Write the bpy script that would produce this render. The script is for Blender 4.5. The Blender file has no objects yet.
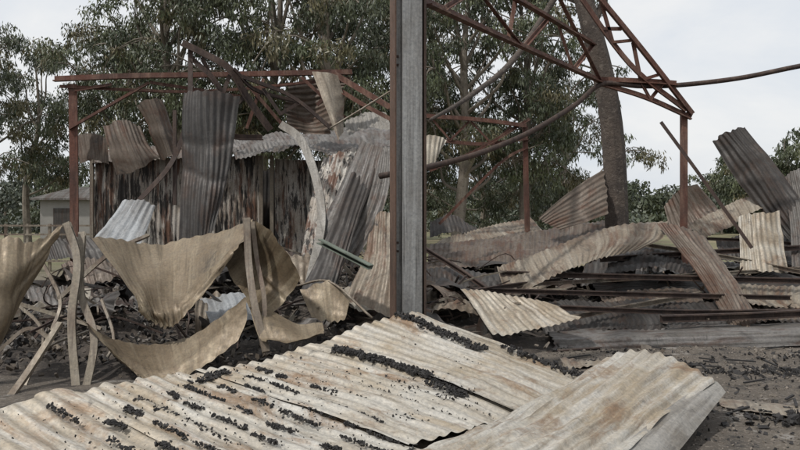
import bpy, math, random
import numpy as np
from mathutils import Vector, noise as mnoise
R = random.Random(7); NR = np.random.RandomState(11)
EYE=1.6; F=778.0
def P(u,v,d):
    """bearing measurement (u,v) at real distance d metres -> world metres (level camera on the Y axis)"""
    return ((u-400)/F*d, d, EYE-(v-215)/F*d)
def PL(l): return [P(*p) for p in l]
scene=bpy.context.scene
# ---------------------------------------------------------------- materials
def newmat(name):
    m=bpy.data.materials.new(name); m.use_nodes=True
    nt=m.node_tree; nt.nodes.clear()
    o=nt.nodes.new('ShaderNodeOutputMaterial'); b=nt.nodes.new('ShaderNodeBsdfPrincipled')
    nt.links.new(b.outputs[0],o.inputs[0]); return m,nt,b
def nd(nt,t,**k):
    n=nt.nodes.new(t)
    for a,b in k.items(): setattr(n,a,b)
    return n
def noise(nt,vec,scale,detail=5,rough=.6,dist=0):
    n=nd(nt,'ShaderNodeTexNoise'); n.inputs['Scale'].default_value=scale
    n.inputs['Detail'].default_value=detail; n.inputs['Roughness'].default_value=rough
    n.inputs['Distortion'].default_value=dist
    nt.links.new(vec,n.inputs['Vector']); return n.outputs[0]
def ramp(nt,f,a,b,c0=(0,0,0,1),c1=(1,1,1,1)):
    r=nd(nt,'ShaderNodeValToRGB'); e=r.color_ramp.elements
    e[0].position=a; e[1].position=b; e[0].color=c0; e[1].color=c1
    nt.links.new(f,r.inputs[0]); return r.outputs[0]
def mix(nt,f,a,b,blend='MIX'):
    m=nd(nt,'ShaderNodeMix',data_type='RGBA',blend_type=blend)
    for s,val in ((m.inputs[0],f),(m.inputs[6],a),(m.inputs[7],b)):
        if isinstance(val,(int,float)): s.default_value=val
        elif isinstance(val,tuple): s.default_value=(*val,1) if len(val)==3 else val
        else: nt.links.new(val,s)
    return m.outputs[2]
def mapping(nt,vec,sc,loc=(0,0,0)):
    m=nd(nt,'ShaderNodeMapping'); m.inputs['Scale'].default_value=sc; m.inputs['Location'].default_value=loc
    nt.links.new(vec,m.inputs[0]); return m.outputs[0]
def pos(nt): return nd(nt,'ShaderNodeNewGeometry').outputs['Position']
def uvn(nt): return nd(nt,'ShaderNodeTexCoord').outputs['UV']
def bump(nt,b,h,s,d=.01):
    n=nd(nt,'ShaderNodeBump'); n.inputs['Strength'].default_value=s; n.inputs['Distance'].default_value=d
    nt.links.new(h,n.inputs['Height']); nt.links.new(n.outputs[0],b.inputs['Normal'])
def sheetmat(name,c1,c2,c3,soot=.25,metal=.25,rough=.55,peel=None,seed=0.0,rusty=None,ramt=.5):
    m,nt,b=newmat(name); p=pos(nt); uv=uvn(nt)
    pm=mapping(nt,p,(1,1,1),(seed,seed*1.7,0))
    big=ramp(nt,noise(nt,pm,1.3,6,.62,.6),.40,.62)
    col=mix(nt,big,c1,c2)
    st=ramp(nt,noise(nt,mapping(nt,uv,(7,.6,1),(seed,0,0)),1.0,5,.7),.48,.70)
    col=mix(nt,st,col,c3)
    st2=ramp(nt,noise(nt,mapping(nt,uv,(13,1.1,1),(seed+3,5,0)),1.0,6,.7),.52,.72)
    col=mix(nt,st2,col,tuple(x*.5 for x in c2))
    if rusty:
        k=ramp(nt,noise(nt,mapping(nt,uv,(2.2,1.0,1),(seed+7,2,0)),1.3,8,.75,.8),ramt,ramt+.13,(0,0,0,1),(.88,.88,.88,1))
        col=mix(nt,k,col,rusty)
    if peel is not None:
        k2=ramp(nt,noise(nt,mapping(nt,p,(6,6,.9),(9,0,0)),1.0,8,.7,.3),.48,.58)
        col=mix(nt,k2,col,(.12,.06,.036))
        big=ramp(nt,noise(nt,mapping(nt,p,(1.3,1.3,.8),(3,0,0)),1.0,4,.6),.35,.65,(-.0,0,0,1),(1,1,1,1))
        nn=noise(nt,mapping(nt,p,(16,16,1.8)),1.0,9,.72,.3)
        ad=nd(nt,'ShaderNodeMath',operation='MULTIPLY_ADD'); nt.links.new(big,ad.inputs[0]); ad.inputs[1].default_value=.16; nt.links.new(nn,ad.inputs[2])
        k=ramp(nt,ad.outputs[0],peel,peel+.05)
        col=mix(nt,k,col,(.020,.016,.013))
    fine=ramp(nt,noise(nt,pm,38,4,.7),.3,.75,(.66,.66,.66,1),(1.18,1.15,1.1,1))
    col=mix(nt,1.0,col,fine,'MULTIPLY')
    s=ramp(nt,noise(nt,pm,2.6,8,.75,1.0),.66-soot*.35,.78-soot*.2)
    col=mix(nt,s,col,(.025,.022,.02))
    nt.links.new(col,b.inputs['Base Color'])
    b.inputs['Metallic'].default_value=metal
    rr=ramp(nt,noise(nt,pm,9,4),.3,.7,(rough-.1,)*3+(1,),(rough+.2,)*3+(1,))
    nt.links.new(rr,b.inputs['Roughness'])
    bump(nt,b,noise(nt,pm,22,6,.7),.45,.006)
    return m
M={}
RU=(.12,.065,.04)
M['tan']=sheetmat('scorched_tan_metal',(.25,.215,.17),(.155,.118,.085),(.34,.31,.26),.32,rusty=RU,ramt=.51)
M['tan2']=sheetmat('scorched_cream_metal',(.38,.35,.295),(.27,.22,.16),(.48,.46,.42),.15,seed=4,rusty=(.19,.12,.075),ramt=.56)
M['fore']=sheetmat('weathered_roof_metal',(.46,.44,.395),(.33,.275,.20),(.56,.55,.52),.18,metal=.25,rough=.5,seed=8,rusty=(.22,.14,.08),ramt=.52)
M['brown']=sheetmat('burnt_brown_metal',(.14,.112,.09),(.088,.066,.05),(.205,.175,.145),.32,seed=2,rusty=(.10,.052,.033),ramt=.49)
M['grey']=sheetmat('burnt_grey_metal',(.16,.153,.145),(.09,.08,.07),(.25,.24,.235),.32,seed=5,rusty=(.085,.055,.042),ramt=.49)
M['dark']=sheetmat('sooty_metal',(.050,.047,.045),(.045,.037,.032),(.11,.105,.10),.42,seed=6,rusty=(.06,.038,.028))
M['zinc']=sheetmat('bare_zinc_metal',(.29,.31,.33),(.20,.20,.20),(.38,.405,.43),.12,metal=.2,rough=.6,seed=7)
M['strip']=sheetmat('sooty_flashing_metal',(.27,.26,.24),(.17,.155,.135),(.35,.34,.32),.2,metal=.1,rough=.7,seed=17)
M['peel']=sheetmat('peeling_white_metal',(.42,.40,.365),(.30,.25,.20),(.50,.48,.45),.12,peel=.585,seed=1,metal=.05)
M['drape']=sheetmat('buckled_tan_sheet_metal',(.215,.17,.115),(.14,.105,.066),(.28,.235,.165),.14,metal=.3,rough=.5,seed=3,rusty=(.11,.07,.045),ramt=.57)
M['rust']=sheetmat('rusted_steel',(.13,.055,.038),(.08,.04,.03),(.22,.14,.105),.15,metal=.15,rough=.7,seed=9)
M['colrust']=sheetmat('column_rusted_steel',(.12,.07,.048),(.08,.048,.034),(.17,.115,.085),.15,metal=.15,rough=.7,seed=19)
M['dkrust']=sheetmat('dark_rusted_steel',(.065,.042,.034),(.045,.032,.028),(.11,.075,.058),.25,metal=.2,rough=.7,seed=10)
M['col']=sheetmat('column_grey_steel',(.30,.305,.305),(.21,.205,.195),(.40,.41,.41),.13,metal=.1,rough=.6,seed=12)
M['strap']=sheetmat('strap_steel',(.23,.20,.155),(.14,.10,.075),(.31,.28,.235),.18,seed=13)
def simple(name,c1,c2,sc,rough=.9,bs=.6,bd=.01,c3=None):
    m,nt,b=newmat(name); p=pos(nt)
    col=mix(nt,ramp(nt,noise(nt,p,sc,7,.7),.35,.65),c1,c2)
    if c3: col=mix(nt,ramp(nt,noise(nt,p,sc*5,6,.7),.55,.68),col,c3)
    nt.links.new(col,b.inputs['Base Color']); b.inputs['Roughness'].default_value=rough
    bump(nt,b,noise(nt,p,sc*6,6,.7),bs,bd); return m
M['char']=simple('charcoal',(.010,.009,.009),(.03,.027,.025),9,.75)
M['ash']=simple('ash',(.22,.20,.18),(.11,.10,.09),6,.95,c3=(.34,.32,.30))
M['bark']=simple('gum_bark',(.24,.21,.17),(.12,.10,.08),2.2,.9,c3=(.06,.048,.04))
M['bark2']=simple('scorched_bark',(.10,.078,.062),(.05,.04,.034),2.5,.9,.9,.04,c3=(.17,.145,.12))
M['green']=simple('painted_green_steel',(.17,.20,.16),(.10,.115,.09),7,.6)
M['wood']=simple('burnt_timber',(.045,.038,.032),(.10,.08,.06),5,.9)
M['mound']=simple('ash_and_soil',(.026,.022,.019),(.075,.06,.048),3,.95,1,.03,c3=(.16,.135,.11))
M['stone']=simple('gravel_stone',(.21,.18,.15),(.11,.095,.078),14,.9)
M['farwall']=simple('far_building_grey',(.25,.24,.22),(.2,.19,.175),2,.7)
def leafmat(name,c1,c2):
    m,nt,b=newmat(name); p=pos(nt)
    a=ramp(nt,noise(nt,p,.9,3),.38,.62); c=mix(nt,a,c1,c2)
    a2=ramp(nt,noise(nt,p,9,2),.35,.7,(.6,.6,.6,1),(1.4,1.4,1.35,1)); c=mix(nt,1.0,c,a2,'MULTIPLY')
    nt.links.new(c,b.inputs['Base Color']); b.inputs['Roughness'].default_value=.5
    return m
M['leaf1']=leafmat('gum_leaves',(.085,.105,.052),(.11,.12,.065))
M['leaf2']=leafmat('gum_leaves_dark',(.05,.066,.036),(.078,.088,.05))
M['leaf3']=leafmat('gum_leaves_brown',(.13,.12,.062),(.11,.095,.05))
M['leaf4']=leafmat('distant_leaves',(.075,.09,.07),(.10,.11,.08))
# ground
m,nt,b=newmat('ashy_gravel_ground'); p=pos(nt)
c=mix(nt,ramp(nt,noise(nt,p,.7,8,.7,.5),.38,.62),(.155,.13,.102),(.085,.071,.058))
c=mix(nt,ramp(nt,noise(nt,p,3.2,8,.75),.52,.62),c,(.033,.029,.026))
c=mix(nt,ramp(nt,noise(nt,mapping(nt,p,(1,1,1),(4,8,0)),1.7,9,.75),.57,.65),c,(.31,.29,.265))
c=mix(nt,ramp(nt,noise(nt,p,32,5,.7),.55,.66),c,(.26,.225,.19))
sx=nd(nt,'ShaderNodeSeparateXYZ'); nt.links.new(p,sx.inputs[0])
mr=nd(nt,'ShaderNodeMapRange'); mr.inputs[1].default_value=17; mr.inputs[2].default_value=26; nt.links.new(sx.outputs[1],mr.inputs[0])
dry=mix(nt,ramp(nt,noise(nt,p,.25,6),.4,.6),(.20,.17,.10),(.13,.13,.065))
c=mix(nt,mr.outputs[0],c,dry)
nt.links.new(c,b.inputs['Base Color']); b.inputs['Roughness'].default_value=.95
bump(nt,b,noise(nt,p,30,8,.8),.9,.03); M['ground']=m
# ---------------------------------------------------------------- mesh builder
class MB:
    def __init__(s): s.v=[];s.f=[];s.m=[];s.uv=[];s.n=0
    def add(s,v,f,mi=0,uv=None):
        v=np.asarray(v,float); 
        if uv is None: uv=np.stack([v[:,0]+v[:,1]*.3,v[:,2]],1)
        s.v.append(v); s.uv.append(np.asarray(uv,float)); n=s.n
        if isinstance(f,np.ndarray): s.f+= (f+n).tolist()
        else: s.f+= [[i+n for i in q] for q in f]
        s.m+= [mi]*len(f) if isinstance(mi,int) else list(mi)
        s.n+=len(v)
    def obj(s,name,mats,smooth=False,parent=None):
        V=np.concatenate(s.v); U=np.concatenate(s.uv)
        c=(V.min(0)+V.max(0))/2; c[2]=V[:,2].min()
        me=bpy.data.meshes.new(name); me.from_pydata((V-c).tolist(),[],s.f)
        for k in mats: me.materials.append(M[k])
        me.polygons.foreach_set('material_index',s.m)
        if smooth: me.polygons.foreach_set('use_smooth',[True]*len(s.f))
        li=np.empty(len(me.loops),np.int32); me.loops.foreach_get('vertex_index',li)
        ul=me.uv_layers.new(name='UVMap'); ul.data.foreach_set('uv',U[li].ravel())
        me.update()
        o=bpy.data.objects.new(name,me); o.location=c; scene.collection.objects.link(o)
        if parent: o.parent=parent
        return o
def empty(name):
    o=bpy.data.objects.new(name,None); scene.collection.objects.link(o); return o
def spl(A,ts):
    A=np.asarray(A,float); n=len(A)
    ts=np.clip(np.asarray(ts,float),0,1)
    if n==1: return np.repeat(A,len(ts),0)
    Q=np.concatenate([[2*A[0]-A[1]],A,[2*A[-1]-A[-2]]])
    x=ts*(n-1); i=np.minimum(x.astype(int),n-2); f=x-i
    f=f.reshape((-1,)+(1,)*(A.ndim-1))
    p0,p1,p2,p3=Q[i],Q[i+1],Q[i+2],Q[i+3]
    return .5*((2*p1)+(-p0+p2)*f+(2*p0-5*p1+4*p2-p3)*f*f+(-p0+3*p1-3*p2+p3)*f**3)
def surf(ctrl,ss,tt):
    a=spl(np.array(ctrl,float),ss)
    return np.swapaxes(spl(np.swapaxes(a,0,1),tt),0,1)
def sheet_to(mb,ctrl,across='t',pitch=.085,amp=.0095,mi=0,dent=.010,ragged=.03,seed=None,crease=2):
    """curved corrugated sheet: ctrl[i][j] world points; across='t' -> ribs run along i"""
    rs=np.random.RandomState(seed if seed is not None else R.randint(0,99999))
    C=np.array(ctrl,float)
    if across=='s': C=np.swapaxes(C,0,1)
    W=np.linalg.norm(np.diff(C,axis=1),axis=2).sum(1).mean(); L=np.linalg.norm(np.diff(C,axis=0),axis=2).sum(0).mean()
    if amp>0: nt_=int(max(6,min(900,W/pitch*8)))
    else: nt_=int(max(10,min(80,W/.05)))
    ns=int(max(8,min(80,L/.05)))
    ss=np.linspace(0,1,ns+1); tt=np.linspace(0,1,nt_+1)
    S=surf(C,ss,tt)
    e=sum(rs.rand()*np.sin(tt*W*k+rs.rand()*6) for k in (3,9,23,51))*ragged/max(L,.3)
    dS=(S[-1]-S[0]); w0=(1-ss)**6; w1=ss**6
    S+= (w0[:,None,None]*e[None,:,None]+w1[:,None,None]*np.roll(e,7)[None,:,None])*dS[None]*.5
    gs=np.gradient(S,axis=0); gt=np.gradient(S,axis=1); N=np.cross(gs,gt); N/= (np.linalg.norm(N,axis=2,keepdims=True)+1e-9)
    a=ss[:,None]*L; t=tt[None,:]*W
    d=np.zeros((ns+1,nt_+1))
    for k in range(7):
        fx,fy=rs.uniform(.8,5,2); d+=dent/(1+.25*k)*np.sin(a*fx*(1+.4*k)+rs.rand()*6+ .8*np.sin(t*fy))*np.sin(t*fy*(1+.3*k)+rs.rand()*6)
    cr=np.ones_like(d)
    for k in range(crease):
        c0=rs.uniform(.15,.85)*L; g=np.exp(-np.abs(a-c0-.2*np.sin(t*2+k))/.05); d+= dent*1.7*g*rs.choice([-1,1]); cr*=1-.6*g
    d+= amp*cr*np.sin(2*np.pi*(t+.012*np.sin(a*2.1+rs.rand()*6))/pitch+rs.rand()*6)
    S=S+N*d[:,:,None]
    V=S.reshape(-1,3); i=np.arange(ns)[:,None]*(nt_+1)+np.arange(nt_)[None,:]; i=i.ravel()
    Fc=np.stack([i,i+1,i+nt_+2,i+nt_+1],1)
    uo=rs.rand(2)*20
    uv=np.stack(np.broadcast_arrays(t+uo[0],a+uo[1]),2).reshape(-1,2)
    mb.add(V,Fc,mi,uv)
def sheet(name,rows,mat,across='t',parent=None,**k):
    mb=MB(); sheet_to(mb,[PL(r) for r in rows],across,**k)
    return mb.obj(name,[mat],True,parent)
RECT=lambda w,h:[(-w/2,-h/2),(w/2,-h/2),(w/2,h/2),(-w/2,h/2)]
def LP(w,t=.012): return [(0,0),(w,0),(w,t),(t,t),(t,w),(0,w)]
def CP(w,h,t=.008): return [(0,0),(w,0),(w,h*.2),(w-t,h*.2),(w-t,t),(t,t),(t,h-t),(w-t,h-t),(w-t,h*.8),(w,h*.8),(w,h),(0,h)]
def ROUND(r,n=10): return [(r*math.cos(2*math.pi*i/n),r*math.sin(2*math.pi*i/n)) for i in range(n)]
def sweep(mb,pts,prof,mi=0,scale=None,n=None,twist=0,up=(0,0,1)):
    pts=np.array(pts,float)
    if len(pts)>2: pts=spl(pts,np.linspace(0,1,n or len(pts)*5))
    if n and len(pts)==2: pts=spl(pts,np.linspace(0,1,n))
    k=len(pts); T=np.gradient(pts,axis=0); T/=np.linalg.norm(T,axis=1,keepdims=True)+1e-9
    u=np.array(up,float)
    if abs(np.dot(u,T[0]))>.9: u=np.array((0,1,0.)) if abs(T[0][1])<.9 else np.array((1,0,0.))
    V=[];pr=np.array(prof);m=len(pr); a=np.cross(T[0],u); a/=np.linalg.norm(a)
    for i in range(k):
        a=a-T[i]*np.dot(a,T[i]); a/=np.linalg.norm(a); b=np.cross(a,T[i])
        th=twist*i/max(1,k-1); aa=a*math.cos(th)+b*math.sin(th); bb=-a*math.sin(th)+b*math.cos(th)
        s=1 if scale is None else np.interp(i/(k-1),np.linspace(0,1,len(scale)),scale)
        V.append(pts[i]+s*(pr[:,:1]*aa+pr[:,1:]*bb))
    V=np.concatenate(V); Fc=[]
    for i in range(k-1):
        for j in range(m):
            q=(j+1)%m; Fc.append([i*m+j,i*m+q,(i+1)*m+q,(i+1)*m+j])
    Fc.append(list(range(m))[::-1]); Fc.append([(k-1)*m+j for j in range(m)])
    mb.add(V,Fc,mi)
def rotm(n,full=True):
    q=NR.randn(n,4); 
    if not full: q[:,1:3]*=.12
    q/=np.linalg.norm(q,axis=1,keepdims=True); w,x,y,z=q.T
    return np.stack([1-2*(y*y+z*z),2*(x*y-z*w),2*(x*z+y*w),2*(x*y+z*w),1-2*(x*x+z*z),2*(y*z-x*w),2*(x*z-y*w),2*(y*z+x*w),1-2*(x*x+y*y)],1).reshape(n,3,3)
BOX=np.array([(-1,-1,-1),(1,-1,-1),(1,1,-1),(-1,1,-1),(-1,-1,1),(1,-1,1),(1,1,1),(-1,1,1)])*.5
BF=np.array([(0,3,2,1),(4,5,6,7),(0,1,5,4),(1,2,6,5),(2,3,7,6),(3,0,4,7)])
def chunks(mb,cen,size,mi,full=True,jit=.22):
    n=len(cen)
    if n==0: return
    v=BOX[None]+NR.uniform(-jit,jit,(n,8,3)); v=v*size[:,None,:]
    v=np.einsum('nij,nkj->nki',rotm(n,full),v)+cen[:,None,:]
    f=(BF[None]+np.arange(n)[:,None,None]*8).reshape(-1,4)
    mi=mi if isinstance(mi,int) else np.repeat(mi,6).tolist()
    mb.add(v.reshape(-1,3),f,mi)
# ---------------------------------------------------------------- ground
def gnoise(x,y): return mnoise.noise((x*1.1,y*1.1,0))*.03+mnoise.noise((x*4,y*4,3))*.010
g=MB(); k=np.linspace(-1,1,181)
xs=np.sinh(k*5.2)/np.sinh(5.2)*400; ys=np.sinh(k*5.2)/np.sinh(5.2)*400+8
V=[]
for y in ys:
    for x in xs:
        z=gnoise(x,y) if abs(x)<25 and -10<y<30 else 0
        V.append((x,y,z))
i=(np.arange(180)[:,None]*181+np.arange(180)[None,:]).ravel()
g.add(V,np.stack([i,i+1,i+182,i+181],1)); g.obj('ground',['ground'],True)
gr=MB(); n=10000
c=np.stack([NR.uniform(.6,6,n),NR.uniform(4.2,10.5,n),np.zeros(n)],1)
sz=np.exp(NR.normal(-4.7,.42,n))[:,None]*NR.uniform(.7,1.3,(n,3)); c[:,2]=[gnoise(a,b_) for a,b_ in c[:,:2]]; c[:,2]+=sz[:,2]*.2
chunks(gr,c,sz,(NR.rand(n)<.2).astype(int)); gr.obj('gravel',['stone','char'])
# ---------------------------------------------------------------- foreground fallen roof sheets
A=np.array(P(418,320,7.05)); B_=np.array(P(606,388,6.6)); D=np.array(P(-70,430,4.5)); C_=D+np.array((1.45,-1.05,-.2))
def fq(s,t):   # t: A->D, s: along the ribs
    p=(1-t)*((1-s)*A+s*B_)+t*((1-s)*D+s*C_)
    p=p+np.array((0,0,.05*math.sin(t*9+1)*(1-s)+.035*math.sin(s*3.1)*math.sin(t*5)))
    return p
def fsheet(t0,t1,dz,seed,s0=0,s1=1):
    mb=MB(); ctrl=[[fq(s0+(s1-s0)*i/4,t0+(t1-t0)*j/5)+np.array((0,0,dz)) for j in range(6)] for i in range(5)]
    sheet_to(mb,ctrl,'t',pitch=.115,amp=.010,dent=.008,ragged=.05,seed=seed,crease=1); return mb.obj('fallen_roof_sheet',['fore'],True)
fsheet(0,.30,.03,1); fsheet(.285,.56,.012,2,-.02,1.0); fsheet(.545,.80,-.004,3,.01,1.02); fsheet(.785,1.12,-.02,4,-.03,1)
sheet('fallen_roof_sheet',[[(582,379,6.5),(618,354,6.6),(668,356,6.4),(714,384,6.1)],
  [(520,408,5.6),(560,395,5.6),(615,398,5.5),(662,420,5.3)],
  [(450,438,4.8),(500,432,4.8),(560,440,4.7),(615,462,4.6)],
  [(350,470,4.2),(410,470,4.2),(480,485,4.1),(550,510,4.1)]],'fore',pitch=.1,amp=.013,dent=.009,ragged=.06,seed=9,crease=3)
sheet('roof_flashing',[[(708,379,6.16),(718,382,6.13),(726,392,6.05)],[(660,414,5.36),(674,422,5.28),(688,440,5.18)],[(612,455,4.72),(630,468,4.64),(648,490,4.58)]],'strip',amp=0,dent=.006,ragged=0,seed=5,crease=1)
sup=MB()
for (u0,v0,d0,u1,v1,d1) in [(60,440,5.6,600,410,6.7),(150,400,6.5,405,350,7.3),(560,405,6.6,690,402,6.3)]:
    sweep(sup,[P(u0,v0,d0),P(u1,v1,d1)],RECT(.1,.08))
cc=np.array([fq(R.uniform(.1,.9),R.random()) for _ in range(900)]); hs=NR.uniform(.03,.16,(900,3)); cc[:,2]=cc[:,2]*NR.uniform(0,.55,900)-.06
cc[:,2]=np.maximum(cc[:,2],.02); chunks(sup,cc,hs,0); sup.obj('charred_timber_heap',['wood'])
# charcoal on sheets
ch=MB(); pts=[];szs=[]
def strip(s0,t0,s1,t1,n,w,sz,lift=.0):
    for _ in range(n):
        f=R.random(); s=s0+(s1-s0)*f; t=t0+(t1-t0)*f+R.gauss(0,w)
        p=fq(s,t); p[2]+=lift+.012; pts.append(p); szs.append([sz*R.uniform(.4,1.4)*k for k in (1,.8,.5)])
strip(.12,.30,.60,.295,520,.006,.027,.03); strip(.60,.295,.80,.315,160,.016,.022,.02)
strip(.0,.06,.5,.085,260,.009,.028,.035); strip(.5,.02,.95,.015,170,.010,.026,.035)
strip(.05,.53,.14,.60,80,.014,.024)
for t in (.47,.52,.56,.60,.645,.69,.735,.77,.81,.85):
    s0=R.uniform(.0,.3)
    for _ in range(4):
        L=R.uniform(.04,.24); strip(s0,t+R.gauss(0,.004),s0+L,t,R.randint(15,70),.003,.019); s0+=L+R.uniform(.03,.2)
for t in (.4,.45,.35,.2,.14): strip(.5,t,.95,t,40,.006,.013)
for _ in range(900): strip(R.random(),R.random(),R.random(),R.random(),1,.0,R.uniform(.005,.013))
chunks(ch,np.array(pts),np.array(szs),0,jit=.3); ch.obj('charcoal_flakes',['char'])
# ---------------------------------------------------------------- centre column (H section)
cx,cy=P(408,215,7.35)[0],7.35; 
def vbox(mb,x0,x1,y0,y1,z0,z1,mi):
    v=BOX*np.array((x1-x0,y1-y0,z1-z0))+np.array(((x0+x1)/2,(y0+y1)/2,(z0+z1)/2))
    mb.add(v,BF,mi,np.stack([v[:,0]*3+v[:,1],v[:,2]],1))
cp=empty('steel_column')
th=math.radians(17)
def rotc(mb_):
    for V in mb_.v:
        x=V[:,0].copy(); y=V[:,1].copy(); V[:,0]=cx+x*math.cos(th)-y*math.sin(th); V[:,1]=cy+x*math.sin(th)+y*math.cos(th)
col=MB(); vbox(col,-.150,-.138,-.08,.10,-.05,4.4,0); rotc(col); col.obj('flange_1',['colrust'],parent=cp)
col=MB(); vbox(col,.138,.150,-.10,.10,-.05,4.4,0); rotc(col); col.obj('flange_2',['dkrust'],parent=cp)
col=MB(); vbox(col,-.137,.137,-.006,.006,-.05,4.4,0); vbox(col,-.075,.118,-.07,-.007,-.05,4.4,0); rotc(col); col.obj('web',['col'],parent=cp)
col=MB()
for z in (1.25,3.0):
    for dx in (-.105,): 
        for dz in (0,.08): vbox(col,dx-.010,dx+.010,-.018,-.007,z+dz,z+dz+.02,0)
rotc(col); col.obj('bolts',['dkrust'],parent=cp)
# ---------------------------------------------------------------- trusses
def truss(name,bars,mat='rust',w=.06,prof='L'):
    mb=MB()
    for bpts in bars:
        ww=w
        if isinstance(bpts[0],(int,float)): ww=bpts[0]; bpts=bpts[1]
        sweep(mb,PL(bpts),LP(ww,ww*.22) if prof=='L' else RECT(ww,ww))
    return mb.obj(name,[mat])
truss('rusted_portal_frame',[
 (.13,[(68,84,12),(69,150,12),(70,262,12),(70,310,12)]),(.09,[(55,82,12),(130,79,12),(200,78,12),(352,75,12.3)]),
 (.05,[(60,88,12),(200,93,12.2),(350,80,12.3)]),
 (.05,[(70,130,12),(150,84,12)]),(.05,[(150,84,12),(240,98,12.1)]),(.05,[(240,78,12),(285,130,12)]),
 (.05,[(262,78,12),(245,128,12)]),(.05,[(300,78,12),(345,120,12)]),(.05,[(345,78,12.2),(318,106,12.2)]),
 (.05,[(75,92,12),(112,86,12)]),(.08,[(330,74,12.2),(360,92,12),(390,110,11.8)]),
 (.06,[(315,74,12.2),(352,100,12),(392,122,11.8)])])
truss('collapsed_roof_truss',[
 (.10,[(181,46,11.5),(205,58,11.5),(228,72,11.5),(245,100,11.6),(268,132,11.7)]),
 (.07,[(190,60,11.5),(215,85,11.5),(232,128,11.6)]),
 (.06,[(200,58,11.5),(212,84,11.5)]),(.06,[(228,74,11.5),(218,100,11.5)]),(.06,[(245,98,11.6),(226,118,11.6)]),
 (.07,[(188,48,11.5),(186,110,11.3),(170,160,11.2),(136,200,11)]),
 (.06,[(232,70,11.5),(255,92,11.7),(300,104,12)]),(.06,[(240,78,11.6),(290,98,11.8),(330,130,11.8)]),
 (.05,[(262,90,11.7),(280,116,11.7)]),(.05,[(280,116,11.7),(300,104,11.8)]),
 (.05,[(176,205,11.2),(176,110,11.3)]),(.08,[(208,120,11.4),(230,138,11.4),(262,140,11.6)])],'dkrust')
truss('roof_truss',[
 (.085,[(424,6,7.4),(500,40,9.4),(600,84,12)]),(.085,[(424,-34,7.4),(500,-6,9.4),(592,46,12)]),
 (.05,[(440,13,7.8),(480,-12,8.8)]),(.05,[(472,-14,8.6),(522,50,10)]),(.05,[(522,50,10),(548,20,10.8)]),
 (.05,[(556,22,11),(572,72,11.2)]),(.05,[(572,72,11.2),(592,46,12)]),(.05,[(514,-2,9.8),(506,42,9.6)]),
 (.06,[(548,-20,10.8),(600,84,12)]),
 (.09,[(584,-16,12),(640,52,12),(690,116,12)]),(.08,[(572,-10,12.1),(628,66,12),(684,112,12)]),
 (.05,[(600,2,12),(612,44,12)]),(.05,[(612,44,12),(632,42,12)]),(.05,[(632,42,12),(640,82,12)]),(.05,[(640,82,12),(660,76,12)]),(.05,[(622,30,12),(600,30,12)]),
 (.08,[(600,86,12),(645,100,12),(690,120,12)]),(.08,[(598,82,12),(650,84,12),(676,86,12)]),(.05,[(640,84,12),(650,102,12)]),(.05,[(650,102,12),(664,84,12)]),
 (.09,[(682,112,12),(682,160,12),(682,300,12)])])
truss('roof_truss',[
 (.08,[(424,118,14.5),(480,122,14.5),(526,128,14.5)]),(.07,[(424,140,14.5),(480,146,14.5),(528,140,14.5)]),
 (.04,[(430,118,14.5),(450,142,14.5)]),(.04,[(450,142,14.5),(470,122,14.5)]),(.04,[(470,122,14.5),(492,146,14.5)]),(.04,[(492,146,14.5),(512,127,14.5)]),
 (.05,[(440,225,14.5),(500,165,14.5),(528,148,14.5)]),(.09,[(523,126,14.5),(524,180,14.5),(527,290,14.5)]),(.05,[(430,172,14),(480,150,14.3),(530,120,14.6)])])
pp=MB(); sweep(pp,PL([(800+60,56,11.6),(800,66,11.8),(740,78,12),(680,85,12.1),(640,86,12),(602,84,11.9),(575,105,11.6),(530,132,11),(480,153,10.4),(424,168,9.8),(380,176,9.4)]),ROUND(.038),n=60); pp.obj('bent_steel_pipe',['dkrust'],True)
pp=MB(); sweep(pp,PL([(661,122,10.6),(705,182,10.4),(752,248,10.2)]),RECT(.045,.045)); pp.obj('leaning_steel_pole',['dkrust'])
pp=MB(); sweep(pp,PL([(430,120,10),(470,96,11.4),(515,58,13),(560,-10,14.4)]),ROUND(.045,8),scale=[.5,1,1.3]); pp.obj('leaning_branch',['bark2'],True)
# ---------------------------------------------------------------- shed
sh=empty('burnt_shed')
def wall(nm,a,b,top0,top1,bot,mat,**k):
    mb=MB(); (x0,y0),(x1,y1)=a,b
    ctrl=[[ (x0+(x1-x0)*j/3,y0+(y1-y0)*j/3,z0+(bot-z0)*i/2) for j in range(4) for z0 in [top0+(top1-top0)*j/3]] for i in range(3)]
    sheet_to(mb,ctrl,'t',**k); return mb.obj(nm,[mat],True,sh)
sx0=P(95,0,13.2)[0]; sx1=P(262,0,13.2)[0]; sx2=P(350,0,13.2)[0]
wall('front_wall',(sx0,13.2),(sx1-.05,13.2),2.5,2.62,0,'peel',seed=21,dent=.01)
wall('front_wall_2',(sx1+.22,13.2),(sx2,13.3),2.55,2.5,0,'peel',seed=22,dent=.02)
wall('left_wall',(sx0,13.22),(sx0+.1,16),2.5,2.5,0,'peel',seed=23)
wall('right_wall',(sx2,13.32),(sx2,16),2.5,2.5,0,'peel',seed=24)
wall('back_wall',(sx0+.1,16),(sx2,16),2.5,2.5,0,'dark',seed=25)
mb=MB()
for x in (sx0-.02,sx1,sx1+.18,sx2+.02): vbox(mb,x-.03,x+.03,13.09,13.15,0,2.6,0)
mb.obj('posts',['strap'],parent=sh)
sheet('roof',[[(225,142,13.6),(265,134,14.5),(320,132,15),(392,124,15)],[(232,150,12.8),(280,142,13.2),(330,142,13.2),(392,146,13)],[(236,160,12.3),(290,150,12.2),(340,156,12.2),(385,160,12)]],'grey',parent=sh,seed=26,dent=.03)
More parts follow.
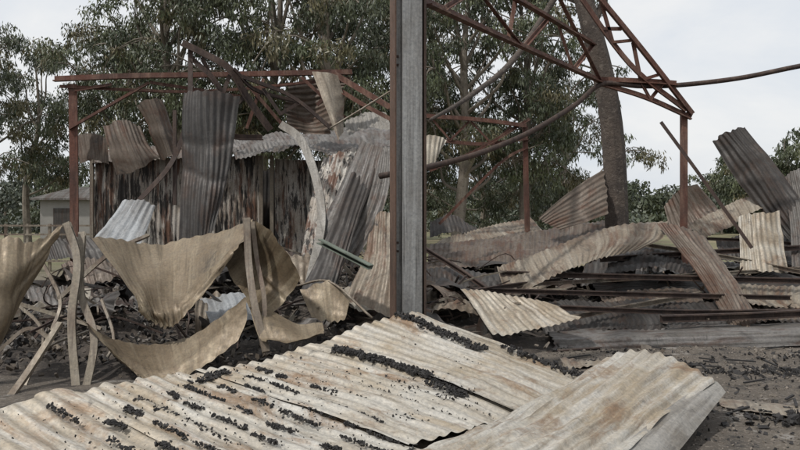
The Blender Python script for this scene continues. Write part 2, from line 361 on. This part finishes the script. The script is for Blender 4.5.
sheet('roof_2',[[(92,150,15.5),(170,146,15.5),(240,142,15.5)],[(92,163,12.9),(170,158,12.9),(240,152,12.9)]],'brown',parent=sh,seed=27,dent=.03)
# ---------------------------------------------------------------- named sheets
def cs(rows,mat,across='t',**k): return sheet('corrugated_sheet',rows,mat,across,**k)
# upper left
cs([[(184,92,11),(208,90,10.9),(240,97,11)],[(182,165,10.8),(208,168,10.7),(230,165,10.8)],[(180,241,10.5),(200,243,10.4),(214,230,10.5)]],'dark',seed=31,dent=.02)
cs([[(103,126,11.8),(122,120,11.6),(142,127,11.8)],[(110,150,11.7),(130,145,11.5),(152,148,11.7)],[(116,176,11.7),(140,168,11.5),(160,158,11.7)]],'brown',seed=32)
cs([[(136,104,12),(150,99,11.8),(163,100,12)],[(150,130,12),(160,126,11.8),(172,126,12)],[(160,160,12),(170,156,11.8),(182,150,12)]],'brown',seed=33)
cs([[(76,136,12.4),(92,133,12.3),(107,138,12.2)],[(80,163,12.3),(94,160,12.2),(109,164,12.2)]],'brown',seed=34)
cs([[(288,84,12.6),(315,78,12.8),(346,80,12.5)],[(285,108,12.6),(308,112,12.9),(336,100,12.6)],[(290,132,12.5),(310,134,12.7),(330,134,12.5)]],'brown','s',seed=35)
cs([[(344,122,12.6),(365,114,12.8),(386,112,12.6)],[(348,134,12.3),(368,128,12.4),(392,130,12.3)]],'strip',seed=36)
cs([[(312,72,12),(322,72,12),(338,76,12)],[(326,108,11.8),(332,104,11.8),(344,100,12)],[(338,140,11.6),(340,138,11.6),(344,132,11.8)]],'tan','t',amp=0,seed=37)
cs([[(425,138,12.5),(438,136,12.5),(447,140,12.5)],[(425,166,12.4),(434,164,12.4),(440,150,12.5)]],'tan2',seed=38)
# centre left leaning sheets
cs([[(362,140,10.4),(378,146,10.2),(392,148,10)],[(338,190,9.9),(362,200,9.7),(385,204,9.6)],[(314,240,9.5),(335,256,9.3),(352,268,9.2)]],'grey',seed=41)
cs([[(372,215,9.6),(384,212,9.5),(396,215,9.5)],[(362,260,9.2),(380,262,9.1),(396,262,9)],[(345,300,8.8),(368,308,8.7),(394,318,8.6)]],'tan',seed=42)
cs([[(322,158,11.4),(340,152,11.2),(362,152,11.2)],[(310,205,11),(328,205,10.9),(345,200,10.9)],[(300,262,10.6),(318,262,10.5),(332,250,10.5)]],'peel',seed=43)
cs([[(352,170,10),(365,175,10),(376,168,10)],[(330,228,9.3),(345,236,9.2),(356,228,9.3)],[(300,292,8.8),(325,298,8.7),(336,290,8.8)]],'dark',seed=44)
cs([[(122,200,10.3),(140,200,10.2),(155,207,10.2)],[(108,222,10),(126,226,9.9),(148,226,9.9)],[(92,240,9.7),(112,246,9.6),(140,244,9.6)]],'zinc','t',seed=45,pitch=.1)
cs([[(25,286,10.5),(80,284,10.5),(142,288,10.5)],[(30,302,9.8),(90,308,9.8),(152,310,9.8)]],'grey',seed=46,dent=.04)
cs([[(200,300,9.6),(230,292,9.6),(262,300,9.6)],[(210,322,9.0),(240,318,9.0),(270,320,9)]],'zinc',seed=47,dent=.04,pitch=.1)
cs([[(40,244,12),(60,238,12),(96,240,12)],[(40,262,11.5),(70,258,11.5),(120,268,11.5)]],'dark',seed=48,dent=.04)
cs([[(150,262,11),(200,255,11),(300,250,11)],[(150,282,10.5),(210,276,10.5),(300,275,10.5)]],'dark',seed=49,dent=.06)
cs([[(270,262,10.4),(296,256,10.4),(326,262,10.4)],[(276,286,9.9),(300,280,9.9),(326,286,9.9)]],'tan',seed=82,dent=.05,ragged=.1)
cs([[(60,262,10.9),(90,256,11),(120,262,10.9)],[(66,280,10.5),(96,276,10.5),(130,284,10.5)]],'brown',seed=83,dent=.05,ragged=.1)
# right pile
cs([[(430,246,14.5),(520,233,14.5),(608,220,14.5)],[(428,258,13.5),(520,246,13.5),(606,240,13.5)],[(425,270,12.6),(520,264,12.6),(600,260,12.6)]],'brown',seed=51,dent=.02)
cs([[(440,240,15),(480,228,15.4),(530,218,15.6)],[(430,252,14.6),(490,240,14.8),(545,232,14.8)]],'tan',seed=52)
cs([[(603,170,14),(606,192,13.7),(608,214,13.5)],[(572,190,13.8),(578,208,13.6),(586,222,13.4)],[(538,218,13.6),(546,224,13.5),(560,230,13.4)]],'brown',across='t',seed=53)
cs([[(497,268,11.4),(545,250,11.6),(605,228,11.9),(668,221,12)],[(502,284,11),(552,264,11.2),(608,244,11.4),(664,236,11.6)],[(508,299,10.7),(560,274,10.9),(600,258,11.1),(640,250,11.3)]],'tan','t',seed=54,pitch=.1)
cs([[(656,222,11.7),(680,226,11.6),(706,237,11.6)],[(696,272,11),(714,270,10.9),(732,276,10.9)],[(732,330,10),(746,328,9.9),(760,320,10)]],'brown','t',seed=55,pitch=.07)
cs([[(459,288,9.8),(500,294,9.7),(546,303,9.7)],[(476,310,9.4),(522,312,9.4),(566,311,9.4)],[(494,336,9.0),(540,328,9.1),(584,318,9.2)]],'tan2','t',seed=56,pitch=.085)
# long ridge capping: flat top leaf, folded front lip
cs([[(546,330,10.1),(660,326,10.2),(820,320,10.2)],[(550,336,9.6),(660,332,9.7),(820,326,9.7)],[(553,340,9.38),(660,336,9.45),(820,331,9.5)],[(554,354,9.3),(660,351,9.36),(820,345,9.42)]],'grey','s',seed=57,amp=.004,pitch=.12,dent=.006)
cs([[(520,306,10.9),(620,300,10.9),(735,302,10.9)],[(535,320,10.3),(640,318,10.3),(750,320,10.3)],[(545,334,9.95),(640,330,9.95),(765,330,9.95)]],'dark','t',seed=58,dent=.02)
cs([[(590,282,12),(700,276,12),(820,272,12)],[(600,296,11.4),(700,292,11.4),(820,292,11.4)]],'dark','s',seed=59,dent=.03)
cs([[(560,268,13),(660,262,13),(760,262,13)],[(570,282,12.4),(660,276,12.4),(770,278,12.4)]],'grey','t',seed=60,dent=.03)
cs([[(712,141,13.6),(728,131,13.4),(744,125,13.4)],[(735,178,13.3),(755,165,13.1),(772,160,13.1)],[(764,214,13),(782,206,12.8),(800,198,12.8)],[(786,238,12.7),(802,235,12.6),(818,232,12.6)]],'dark','t',seed=61)
cs([[(738,216,12.3),(758,213,12.2),(779,211,12.3)],[(740,245,12),(760,243,11.9),(783,242,12)],[(740,271,11.7),(764,272,11.6),(788,272,11.7)]],'tan2','t',seed=62)
cs([[(664,206,14.2),(680,190,14),(698,184,14)],[(668,222,14),(690,208,13.9),(715,204,13.9)],[(672,236,13.8),(700,226,13.7),(722,216,13.7)]],'brown',seed=63)
cs([[(688,226,13.4),(722,208,13.4),(758,192,13.4)],[(702,240,13),(732,226,13),(766,206,13)]],'tan','t',seed=64)
cs([[(716,240,13),(760,232,13),(830,236,13)],[(722,262,12.4),(770,262,12.4),(830,262,12.4)]],'dark','t',seed=65,dent=.03)
cs([[(738,284,11.2),(780,286,11.2),(830,286,11.2)],[(742,296,10.8),(780,300,10.8),(830,302,10.8)],[(750,304,10.6),(790,308,10.6),(830,310,10.6)]],'tan','t',seed=66)
cs([[(425,272,11.8),(460,268,11.8),(500,274,11.8)],[(425,288,11),(460,288,11),(510,292,11)]],'dark',seed=67,dent=.04)
cs([[(425,296,10.4),(450,294,10.4),(470,300,10.4)],[(425,318,9.6),(450,312,9.6),(482,316,9.6)]],'tan','t',seed=68,dent=.04)
cs([[(610,250,12.4),(660,246,12.4),(700,256,12.3)],[(606,270,11.6),(655,268,11.5),(690,276,11.5)]],'dark','t',seed=69,dent=.03)
cs([[(730,300,10.9),(770,304,10.9),(830,306,10.9)],[(740,322,10.1),(780,322,10.1),(830,322,10.1)]],'brown','t',seed=70,dent=.02)
cs([[(600,296,11.3),(640,290,11.3),(700,292,11.3)],[(606,306,10.9),(650,302,10.9),(706,304,10.9)]],'brown','t',seed=80,dent=.02)
cs([[(430,222,15.5),(450,214,15.6),(476,228,15.5)],[(430,238,15.2),(455,232,15.2),(480,240,15.2)]],'dark','t',seed=81)
cs([[(784,176,13.2),(800,168,13.1),(826,160,13.1)],[(790,222,12.6),(810,216,12.5),(836,210,12.5)],[(792,268,12),(815,266,12),(840,262,12)]],'grey','t',seed=84)
cs([[(588,262,12.8),(612,250,12.8),(640,246,12.7)],[(580,284,12),(608,278,12),(634,280,12)]],'dark','t',seed=85,dent=.03)
rl=MB()
for a,b_,w in [((500,276,11.2),(820,284,11.0),.06),((470,292,10.6),(790,300,10.5),.05),((560,310,10.1),(800,314,10.1),.05),((600,262,12),(800,250,12.2),.06),((440,300,10),(560,282,11.4),.05),((520,330,9.7),(700,296,11),.05),((640,246,12.3),(800,274,11.6),.05),((520,362,9),(600,352,9.3),.05),((660,322,9.9),(812,316,10),.07),((425,250,12),(500,300,10.6),.05),((530,286,11),(800,270,11.8),.04),((700,240,12.6),(800,246,12.4),.04)]:
    sweep(rl,[P(*a),P(*[(p+q)/2+(0,R.uniform(-3,3),0)[k] for k,(p,q) in enumerate(zip(a,b_))]),P(*b_)],CP(w,w*1.3),mi=R.choice([0,0,1]))
rl.obj('fallen_purlins',['dkrust','strap'])
# ---------------------------------------------------------------- buckled drape sheets left
def dr(rows,**k): 
    k.setdefault('dent',.018); return sheet('buckled_steel_sheet',rows,'drape',amp=.0004,pitch=.06,**k)
dr([[(-50,238,7.5),(0,238,7.6),(35,241,7.7),(63,225,7.9)],[(-50,275,7.3),(0,280,7.35),(28,266,7.6),(57,240,7.8)],[(-50,320,7.2),(-5,330,7.25),(18,298,7.5),(46,262,7.75)],[(-50,362,7.2),(-15,372,7.25),(6,332,7.5),(34,282,7.7)]],seed=71)
dr([[(92,236,8.2),(140,243,8.8),(195,238,8.8),(252,219,8.2)],[(108,262,8.0),(148,270,8.3),(190,264,8.4),(246,234,8.1)],[(130,292,7.8),(155,300,7.9),(186,293,8.0),(238,250,8.0)],[(148,318,7.8),(163,326,7.75),(184,318,7.8),(222,270,7.95)]],seed=72,dent=.026)
dr([[(247,219,8.3),(265,229,8.1),(284,249,8.0),(299,279,8.0)],[(234,236,8.5),(250,258,8.4),(266,278,8.3),(287,300,8.1)],[(218,254,8.3),(232,280,8.1),(250,300,7.9),(268,316,7.8)]],seed=73)
dr([[(76,316,7.6),(122,342,7.9),(178,342,7.9),(244,298,7.7)],[(96,338,7.4),(134,364,7.5),(182,362,7.5),(246,318,7.6)],[(122,360,7.4),(146,379,7.35),(186,376,7.35),(238,340,7.5)]],seed=74)
dr([[(244,300,7.9),(272,310,7.9),(300,322,7.9),(322,320,7.9)],[(256,330,7.6),(280,334,7.6),(304,338,7.6),(324,330,7.7)],[(262,342,7.5),(284,342,7.5),(306,341,7.5),(324,334,7.6)]],seed=75)
dr([[(300,290,8.6),(330,282,8.6),(350,300,8.5)],[(312,318,8.3),(332,322,8.3),(345,320,8.3)]],seed=76)
st=MB()
for pl,w in [([(243,218,8.0),(245,262,7.9),(251,305,7.7),(263,352,7.5)],.07),([(62,224,7.9),(73,262,7.8),(67,320,7.6),(72,396,7.3)],.075),([(78,232,8.0),(76,290,7.8),(90,338,7.6),(80,396,7.3)],.07),
   ([(250,222,8.1),(255,262,8.0),(262,300,7.8),(260,345,7.6)],.045),([(0,414,6.8),(30,372,7.2),(62,322,7.6)],.06),([(60,300,8.2),(110,255,8.6),(150,235,9.2)],.045),([(20,400,7.2),(45,350,7.6),(90,330,8)],.03),([(40,262,8.4),(58,300,8.2),(50,330,8)],.035),
   ([(0,352,8.4),(30,330,8.5),(60,352,8.3)],.04),([(100,300,8.8),(112,340,8.3),(96,372,8)],.03),([(10,300,9),(40,330,8.6),(36,372,8)],.03),([(0,300,9.2),(60,318,9),(100,330,8.8)],.04)]:
    sweep(st,PL(pl),CP(w,w*.6,.006),up=(0,1,0),twist=.35)
st.obj('bent_steel_straps',['strap'])
st=MB(); sweep(st,PL([(278,127,11),(297,142,10.6),(312,180,10.2),(317,222,9.6),(308,268,9.1),(302,296,8.8)]),CP(.11,.03,.006),up=(0,1,0),twist=.6,n=40); st.obj('bent_metal_flashing',['strip'])
st=MB(); sweep(st,PL([(296,286,8.8),(330,282,8.6),(372,318,8.2)]),ROUND(.014,6)); sweep(st,PL([(330,128,11),(360,110,11),(392,90,11)]),ROUND(.014,6)); st.obj('loose_wire_rod',['strap'],True)
st=MB(); sweep(st,PL([(321,243,8.6),(372,269,8.4)]),CP(.12,.05)); st.obj('green_steel_rail',['green'])
# ---------------------------------------------------------------- rubble mound + debris
BUMPS=[(-3.6,11.2,2.6,2.2,.62),(-1.2,10.2,1.6,1.6,.55),(-5.5,10.5,1.6,1.8,.4),(-.6,12.5,1.5,2,.8),(1.8,13.3,2.2,1.7,.7),(4.8,13.4,2.6,1.8,.65),(7.5,13.6,2.4,2,.7),(3.3,11.6,2.8,1.0,.22),(.6,10.6,1.2,1.2,.45),(-3.0,8.7,2.2,.9,.2)]
def mh(x,y):
    h=0
    for bx,by,sx_,sy_,a in BUMPS: h=max(h,a*math.exp(-((x-bx)/sx_)**2-((y-by)/sy_)**2))
    return h+mnoise.noise((x*2,y*2,7))*.12*min(1,h*5)+mnoise.noise((x*7,y*7,2))*.05*min(1,h*5)
md=MB(); X=np.linspace(-9,10,200); Y=np.linspace(6.4,17,120)
V=[(x,y,mh(x,y)-.045) for y in Y for x in X]; i=(np.arange(119)[:,None]*200+np.arange(199)[None,:]).ravel()
md.add(V,np.stack([i,i+1,i+201,i+200],1)); md.obj('rubble_mound',['mound'],True)
db=MB()
def scat(n,smin,smax,mis,full=True,lift=.0,need=.06,stray=.06,front=8.0):
    c=[]
    while len(c)<n:
        x=R.uniform(-7,8.5); y=R.uniform(7.0,14.5)
        h=mh(x,y)
        if h<need and R.random()>stray: continue
        if x<-.3 and y<front: continue
        if x>.4 and y<10.4 and R.random()>.12: continue
        c.append((x,y,max(h,0)+R.random()*lift))
    c=np.array(c); s=NR.uniform(0,1,(n,3))**1.6*(np.array(smax)-np.array(smin))+np.array(smin)
    chunks(db,c,s,NR.choice(mis,n),full,jit=.16)
scat(8000,(.012,.012,.008),(.10,.075,.05),[0,0,0,1,2,2,2,6],lift=.05,front=7.2,stray=.1)
scat(620,(.3,.015,.01),(1.2,.06,.035),[0,2,2,3,3,4,5],False,lift=.16,stray=0,front=9.2)
scat(300,(.1,.06,.004),(.35,.25,.008),[1,4,5,5,0,3],lift=.12,stray=0,front=9)
db.obj('charred_debris',['char','ash','wood','dkrust','tan2','grey','stone'])
tw=MB()
for _ in range(240):
    x=R.uniform(-6.5,8); y=R.uniform(8.8,13.6); h=mh(x,y)
    if h<.12: continue
    a=R.uniform(0,6.28); L=R.uniform(.4,1.5); w_=R.uniform(.008,.02)
    q=[(x,y,h+.02),(x+L*.5*math.cos(a)+R.uniform(-.15,.15),y+L*.5*math.sin(a),h+R.uniform(.1,.35)),(x+L*math.cos(a),y+L*math.sin(a),h+R.uniform(0,.45))]
    sweep(tw,q,RECT(w_,w_*1.5),R.choice([0,0,1]),n=9)
tw.obj('twisted_battens_and_wire',['dkrust','strap'])
sc=MB()
for k_ in range(120):
    while True:
        x=R.uniform(-6.5,8); y=R.uniform(8.6,13.8)
        if mh(x,y)>.17: break
    z=mh(x,y)+R.uniform(.03,.14); a=R.uniform(0,6.28); L=R.uniform(.3,1.1); W=R.uniform(.15,.55); tilt=R.uniform(-.4,.4); cu=R.uniform(-.15,.2)
    dx=np.array((math.cos(a),math.sin(a),tilt)); dy=np.array((-math.sin(a),math.cos(a),R.uniform(-.35,.35))); o=np.array((x,y,z))
    ctrl=[[o+dx*L*(i/2-.5)+dy*W*(j/2-.5)+np.array((0,0,cu*(1 if (i==1 or j==1) else -.4)+R.uniform(-.06,.06))) for j in range(3)] for i in range(3)]
    sheet_to(sc,ctrl,'t',amp=R.choice([0,.0095,.0095]),dent=.02,ragged=.08,mi=R.choice([0,0,1,2,2,3,3,3,4]))
sc.obj('scrap_metal_pieces',['tan','tan2','brown','dark','grey'],True)
c2=MB(); n=1500; c=np.stack([NR.uniform(1.6,5.5,n),NR.uniform(5,9.3,n),np.full(n,.008)],1)
cl=NR.rand(n)<.85
for q in np.where(cl)[0]:
    bx,by=[(3.8,7.9),(2.6,8.3),(4.9,8.6),(3.2,6.1),(4.3,6.9),(2.2,7.6)][q%6]
    c[q,0]=NR.normal(bx,.3); c[q,1]=NR.normal(by,.14)
chunks(c2,c,NR.uniform(0,1,(n,3))**2*np.array((.07,.05,.03))+.008,0); 
for _ in range(36):
    x,y,a=R.uniform(1.8,5),R.uniform(6.2,9.2),R.uniform(0,3); L=R.uniform(.1,.5)
    sweep(c2,[(x,y,.02),(x+L*math.cos(a),y+L*math.sin(a)*.6,.03)],RECT(.02,.014))
c2.obj('scattered_charcoal',['char'])
sheet('metal_offcut',[[(716,398,5.25+1.5),(760,402,6.6),(830,410,6.4)],[(722,408,6.4),(770,414,6.2),(830,422,6.0)]],'tan',amp=0,dent=.006,ragged=.05,seed=91)
sheet('metal_offcut',[[(560,362,8.35),(590,360,8.4),(625,362,8.4)],[(566,369,8.0),(592,368,8.0),(622,369,8.0)]],'tan',amp=.008,dent=.02,ragged=.05,seed=92)
# ---------------------------------------------------------------- trees
def leaves(mb,cen,rad,n,mi,ls=(.30,.075),droop=.6):
    d=NR.randn(n,3); d/=np.linalg.norm(d,axis=1,keepdims=True); r=NR.rand(n,1)**.5
    p=np.array(cen)+d*r*np.array(rad)
    ax=NR.randn(n,3); ax[:,2]-=droop*2; ax/=np.linalg.norm(ax,axis=1,keepdims=True)
    w=np.cross(ax,NR.randn(n,3)); w/=np.linalg.norm(w,axis=1,keepdims=True)
    l=ls[0]*NR.uniform(.6,1.3,(n,1)); ww=ls[1]*NR.uniform(.7,1.3,(n,1))
    V=np.stack([p,p+ax*l*.45+w*ww,p+ax*l,p+ax*l*.45-w*ww],1).reshape(-1,3)
    mb.add(V,np.arange(n*4).reshape(n,4),mi)
def gum(name,x,y,H,spread,base,ncl,seed,bark='bark',tr=.28,lean=(0,0),path=None,nl=330,cr=(.3,.85),ls=(.26,.032),squash=1):
    rr=random.Random(seed); mb=MB()
    tp=path or [(x,y,-.2),(x+lean[0]*.3+rr.uniform(-.3,.3),y,H*.3),(x+lean[0]*.7+rr.uniform(-.5,.5),y+lean[1]*.5,H*.6),(x+lean[0],y+lean[1],H*.93)]
    sweep(mb,tp,ROUND(tr,9),0,scale=[1.15,.9,.6,.15] if path is None else [1.1,1.0,.92,.75,.4],n=26)
    T=spl(np.array(tp),np.linspace(0,1,50))
    nlobes=max(5,ncl//8); lobes=[]
    for k in range(nlobes):
        hz=base+(H-base)*(k+.5)/nlobes*.95; fr=(hz-base)/(H-base)
        r=spread*(.35+.65*math.sin(math.pi*min(1,fr*.8+.2)))*rr.uniform(.4,1.1); a=k*2.4+rr.uniform(-.5,.5)
        j=np.argmin(abs(T[:,2]-hz)); lobes.append((T[j][0]+r*math.cos(a),T[j][1]+r*math.sin(a)*squash,hz,rr.uniform(.7,1.6)*spread/4.4))
    for k in range(ncl):
        lx,ly,lz,lr=lobes[k%nlobes]
        if k<nlobes:
            jb=max(3,int(np.argmin(abs(T[:,2]-(lz*.72)))-2)); s=T[jb]
            mid=(s+np.array((lx,ly,lz)))/2+np.array((0,0,-.25+rr.uniform(-.3,.3)))
            q=mid*.5+np.array((lx,ly,lz))*.5+np.array((rr.uniform(-.3,.3),0,rr.uniform(0,.5)))
            sweep(mb,[s,mid,q,(lx,ly,lz)],ROUND(tr*.36,6),0,scale=[1,.7,.45,.2],n=14)
        c=(lx+rr.gauss(0,lr),ly+rr.gauss(0,lr),lz+rr.gauss(0,lr*.6)); rd=rr.uniform(*cr)
        if k>=nlobes: sweep(mb,[(lx,ly,lz),((lx+c[0])/2,(ly+c[1])/2,(lz+c[2])/2+.2),c],ROUND(tr*.11,4),0,n=5)
        mi=rr.choice([1,1,2,2,2,3]); n=int(nl*rd*rd)+20
        leaves(mb,c,(rd*1.15,rd*1.15,rd*.55),int(n*.75),mi,ls,1.0)
        for _ in range(3):
            leaves(mb,(c[0]+rr.uniform(-rd,rd),c[1]+rr.uniform(-rd,rd),c[2]-rd*rr.uniform(.3,.9)),(rd*.3,rd*.3,rd*.45),int(n*.1)+3,mi,ls,1.6)
    return mb.obj(name,[bark,'leaf1','leaf2','leaf3'])
def gx(u,d): return (u-400)/F*d
for k,(u,d,H,spd,base,ncl,tr,ln) in enumerate([
  (120,38,11.4,3.0,4.8,120,.2,.6),(185,34,14.8,3.6,5,165,.26,-.8),(262,36,15.5,3.9,4.8,190,.28,.9),(335,33,15,3.4,5,165,.26,-.5),
  (392,41,15,4,4,165,.3,.3),(455,35,14.5,3.5,3.8,165,.26,.8),(525,37,14,3.5,4,150,.26,-.4),(562,44,10,3.0,1.8,110,.2,.4),
  (28,44,11.2,2.7,4,100,.2,.4),(-30,40,12,3,4,80,.25,.2),(480,50,8,4.5,1,120,.2,0),(230,50,9,5,1,120,.2,0),(350,52,9,5,1,120,.2,0)]):
    gum('gum_tree',gx(u,d),d,H,spd,base,ncl,100+k,tr=tr,lean=(ln,0))
for k,(u,d,H,spd,base,ncl) in enumerate([(752,58,6.4,2.4,1.5,60),(784,52,6.8,2.8,1,75),(815,50,6.2,2.4,1,55),(722,66,5,2.4,1,45),(60,60,6,3,1,45)]):
    gum('gum_tree',gx(u,d),d,H,spd,base,ncl,300+k,tr=.16,ls=(.3,.05))
gum('gum_tree',0,0,9.5,2.2,7.2,26,401,bark='bark2',tr=.205,path=PL([(619,300,14),(617,230,14),(613,140,14),(604,80,14),(589,20,14),(574,-40,14.3),(560,-130,14.8),(556,-190,15)]),nl=200,cr=(.4,.7),ls=(.16,.03))
dt=MB()
for k in range(150):
    u=R.uniform(-150,1000); d=R.uniform(88,125); h=R.uniform(3.5,7.2)
    x=gx(u,d); sweep(dt,[(x,d,0),(x+.3,d,h*.8)],ROUND(.15,5),0,n=3)
    for _ in range(6):
        leaves(dt,(x+R.gauss(0,1.8),d+R.gauss(0,1.2),h*R.uniform(.3,.95)),(1.9,1.6,1.2),150,R.choice([1,1,2]),(.6,.18))
for k in range(240):
    u=R.uniform(-200,1000); d=R.uniform(62,84)
    leaves(dt,(gx(u,d),d,R.uniform(.3,1.5)),(2.0,1.2,.9),130,R.choice([1,2]),(.5,.16))
dt.obj('distant_trees',['bark','leaf4','leaf2'])
# ---------------------------------------------------------------- far building, stockyard fence
fb=empty('farm_shed'); mb=MB()
x0,x1=gx(40,34),gx(98,34); vbox(mb,x0,x1,34,38,0,2.3,0); mb.obj('walls',['farwall'],parent=fb)
mb=MB(); mb.add([(x0-.3,33.7,2.25),(x1+.3,33.7,2.25),(x1+.3,38.3,2.9),(x0-.3,38.3,2.9),(x0-.3,33.7,2.33),(x1+.3,33.7,2.33),(x1+.3,38.3,2.98),(x0-.3,38.3,2.98)],BF); mb.obj('roof',['grey'],parent=fb)
mb=MB(); vbox(mb,x0+.6,x0+1.5,33.94,33.995,0,1.9,0); mb.obj('door',['dark'],parent=fb)
fn=MB()
for j in range(9):
    x=gx(-60,22)+j*.62; sweep(fn,[(x,22,0),(x,22,1.35)],RECT(.07,.07))
for z in (.3,.55,.8,1.05,1.3): sweep(fn,[(gx(-60,22)-.3,21.95,z),(gx(-60,22)+5.2,21.95,z)],RECT(.04,.05))
fn.obj('stockyard_fence',['strap'])
# ---------------------------------------------------------------- sky, sun, camera
to=Vector((-.64,-.46,1.1)).normalized(); el=math.asin(to.z); az=math.atan2(to.x,to.y)
w=bpy.data.worlds.new('World'); scene.world=w; w.use_nodes=True; nt=w.node_tree; nt.nodes.clear()
out=nd(nt,'ShaderNodeOutputWorld'); bg=nd(nt,'ShaderNodeBackground'); bg.inputs[1].default_value=.1
sk=nd(nt,'ShaderNodeTexSky'); sk.sky_type='NISHITA'; sk.sun_disc=False; sk.sun_elevation=el; sk.sun_rotation=az; sk.dust_density=3; sk.air_density=1.2
tc=nd(nt,'ShaderNodeTexCoord').outputs['Generated']
nz=ramp(nt,noise(nt,mapping(nt,tc,(1,1,2.6)),2.2,6,.6,.4),.34,.60,(.0,.0,.0,1),(1,1,1,1))
cl_=mix(nt,nz,(7.4,7.9,8.6),(9.2,9.25,9.3))
skc=mix(nt,.9,sk.outputs[0],cl_)
nt.links.new(skc,bg.inputs[0]); nt.links.new(bg.outputs[0],out.inputs[0])
sl=bpy.data.lights.new('sun','SUN'); sl.energy=2.8; sl.angle=math.radians(2.5); sl.color=(1,.965,.92)
so=bpy.data.objects.new('sun',sl); so.rotation_euler=to.to_track_quat('Z','Y').to_euler(); so.location=(0,0,30); scene.collection.objects.link(so)
cd=bpy.data.cameras.new('camera'); cd.lens=35; cd.sensor_width=36; cd.shift_y=-10/800; cd.clip_end=2000
co=bpy.data.objects.new('camera',cd); co.location=(0,0,EYE); co.rotation_euler=(math.pi/2,0,0); scene.collection.objects.link(co); scene.camera=co
scene.view_settings.view_transform='Standard'; scene.view_settings.look='None'; scene.view_settings.exposure=0
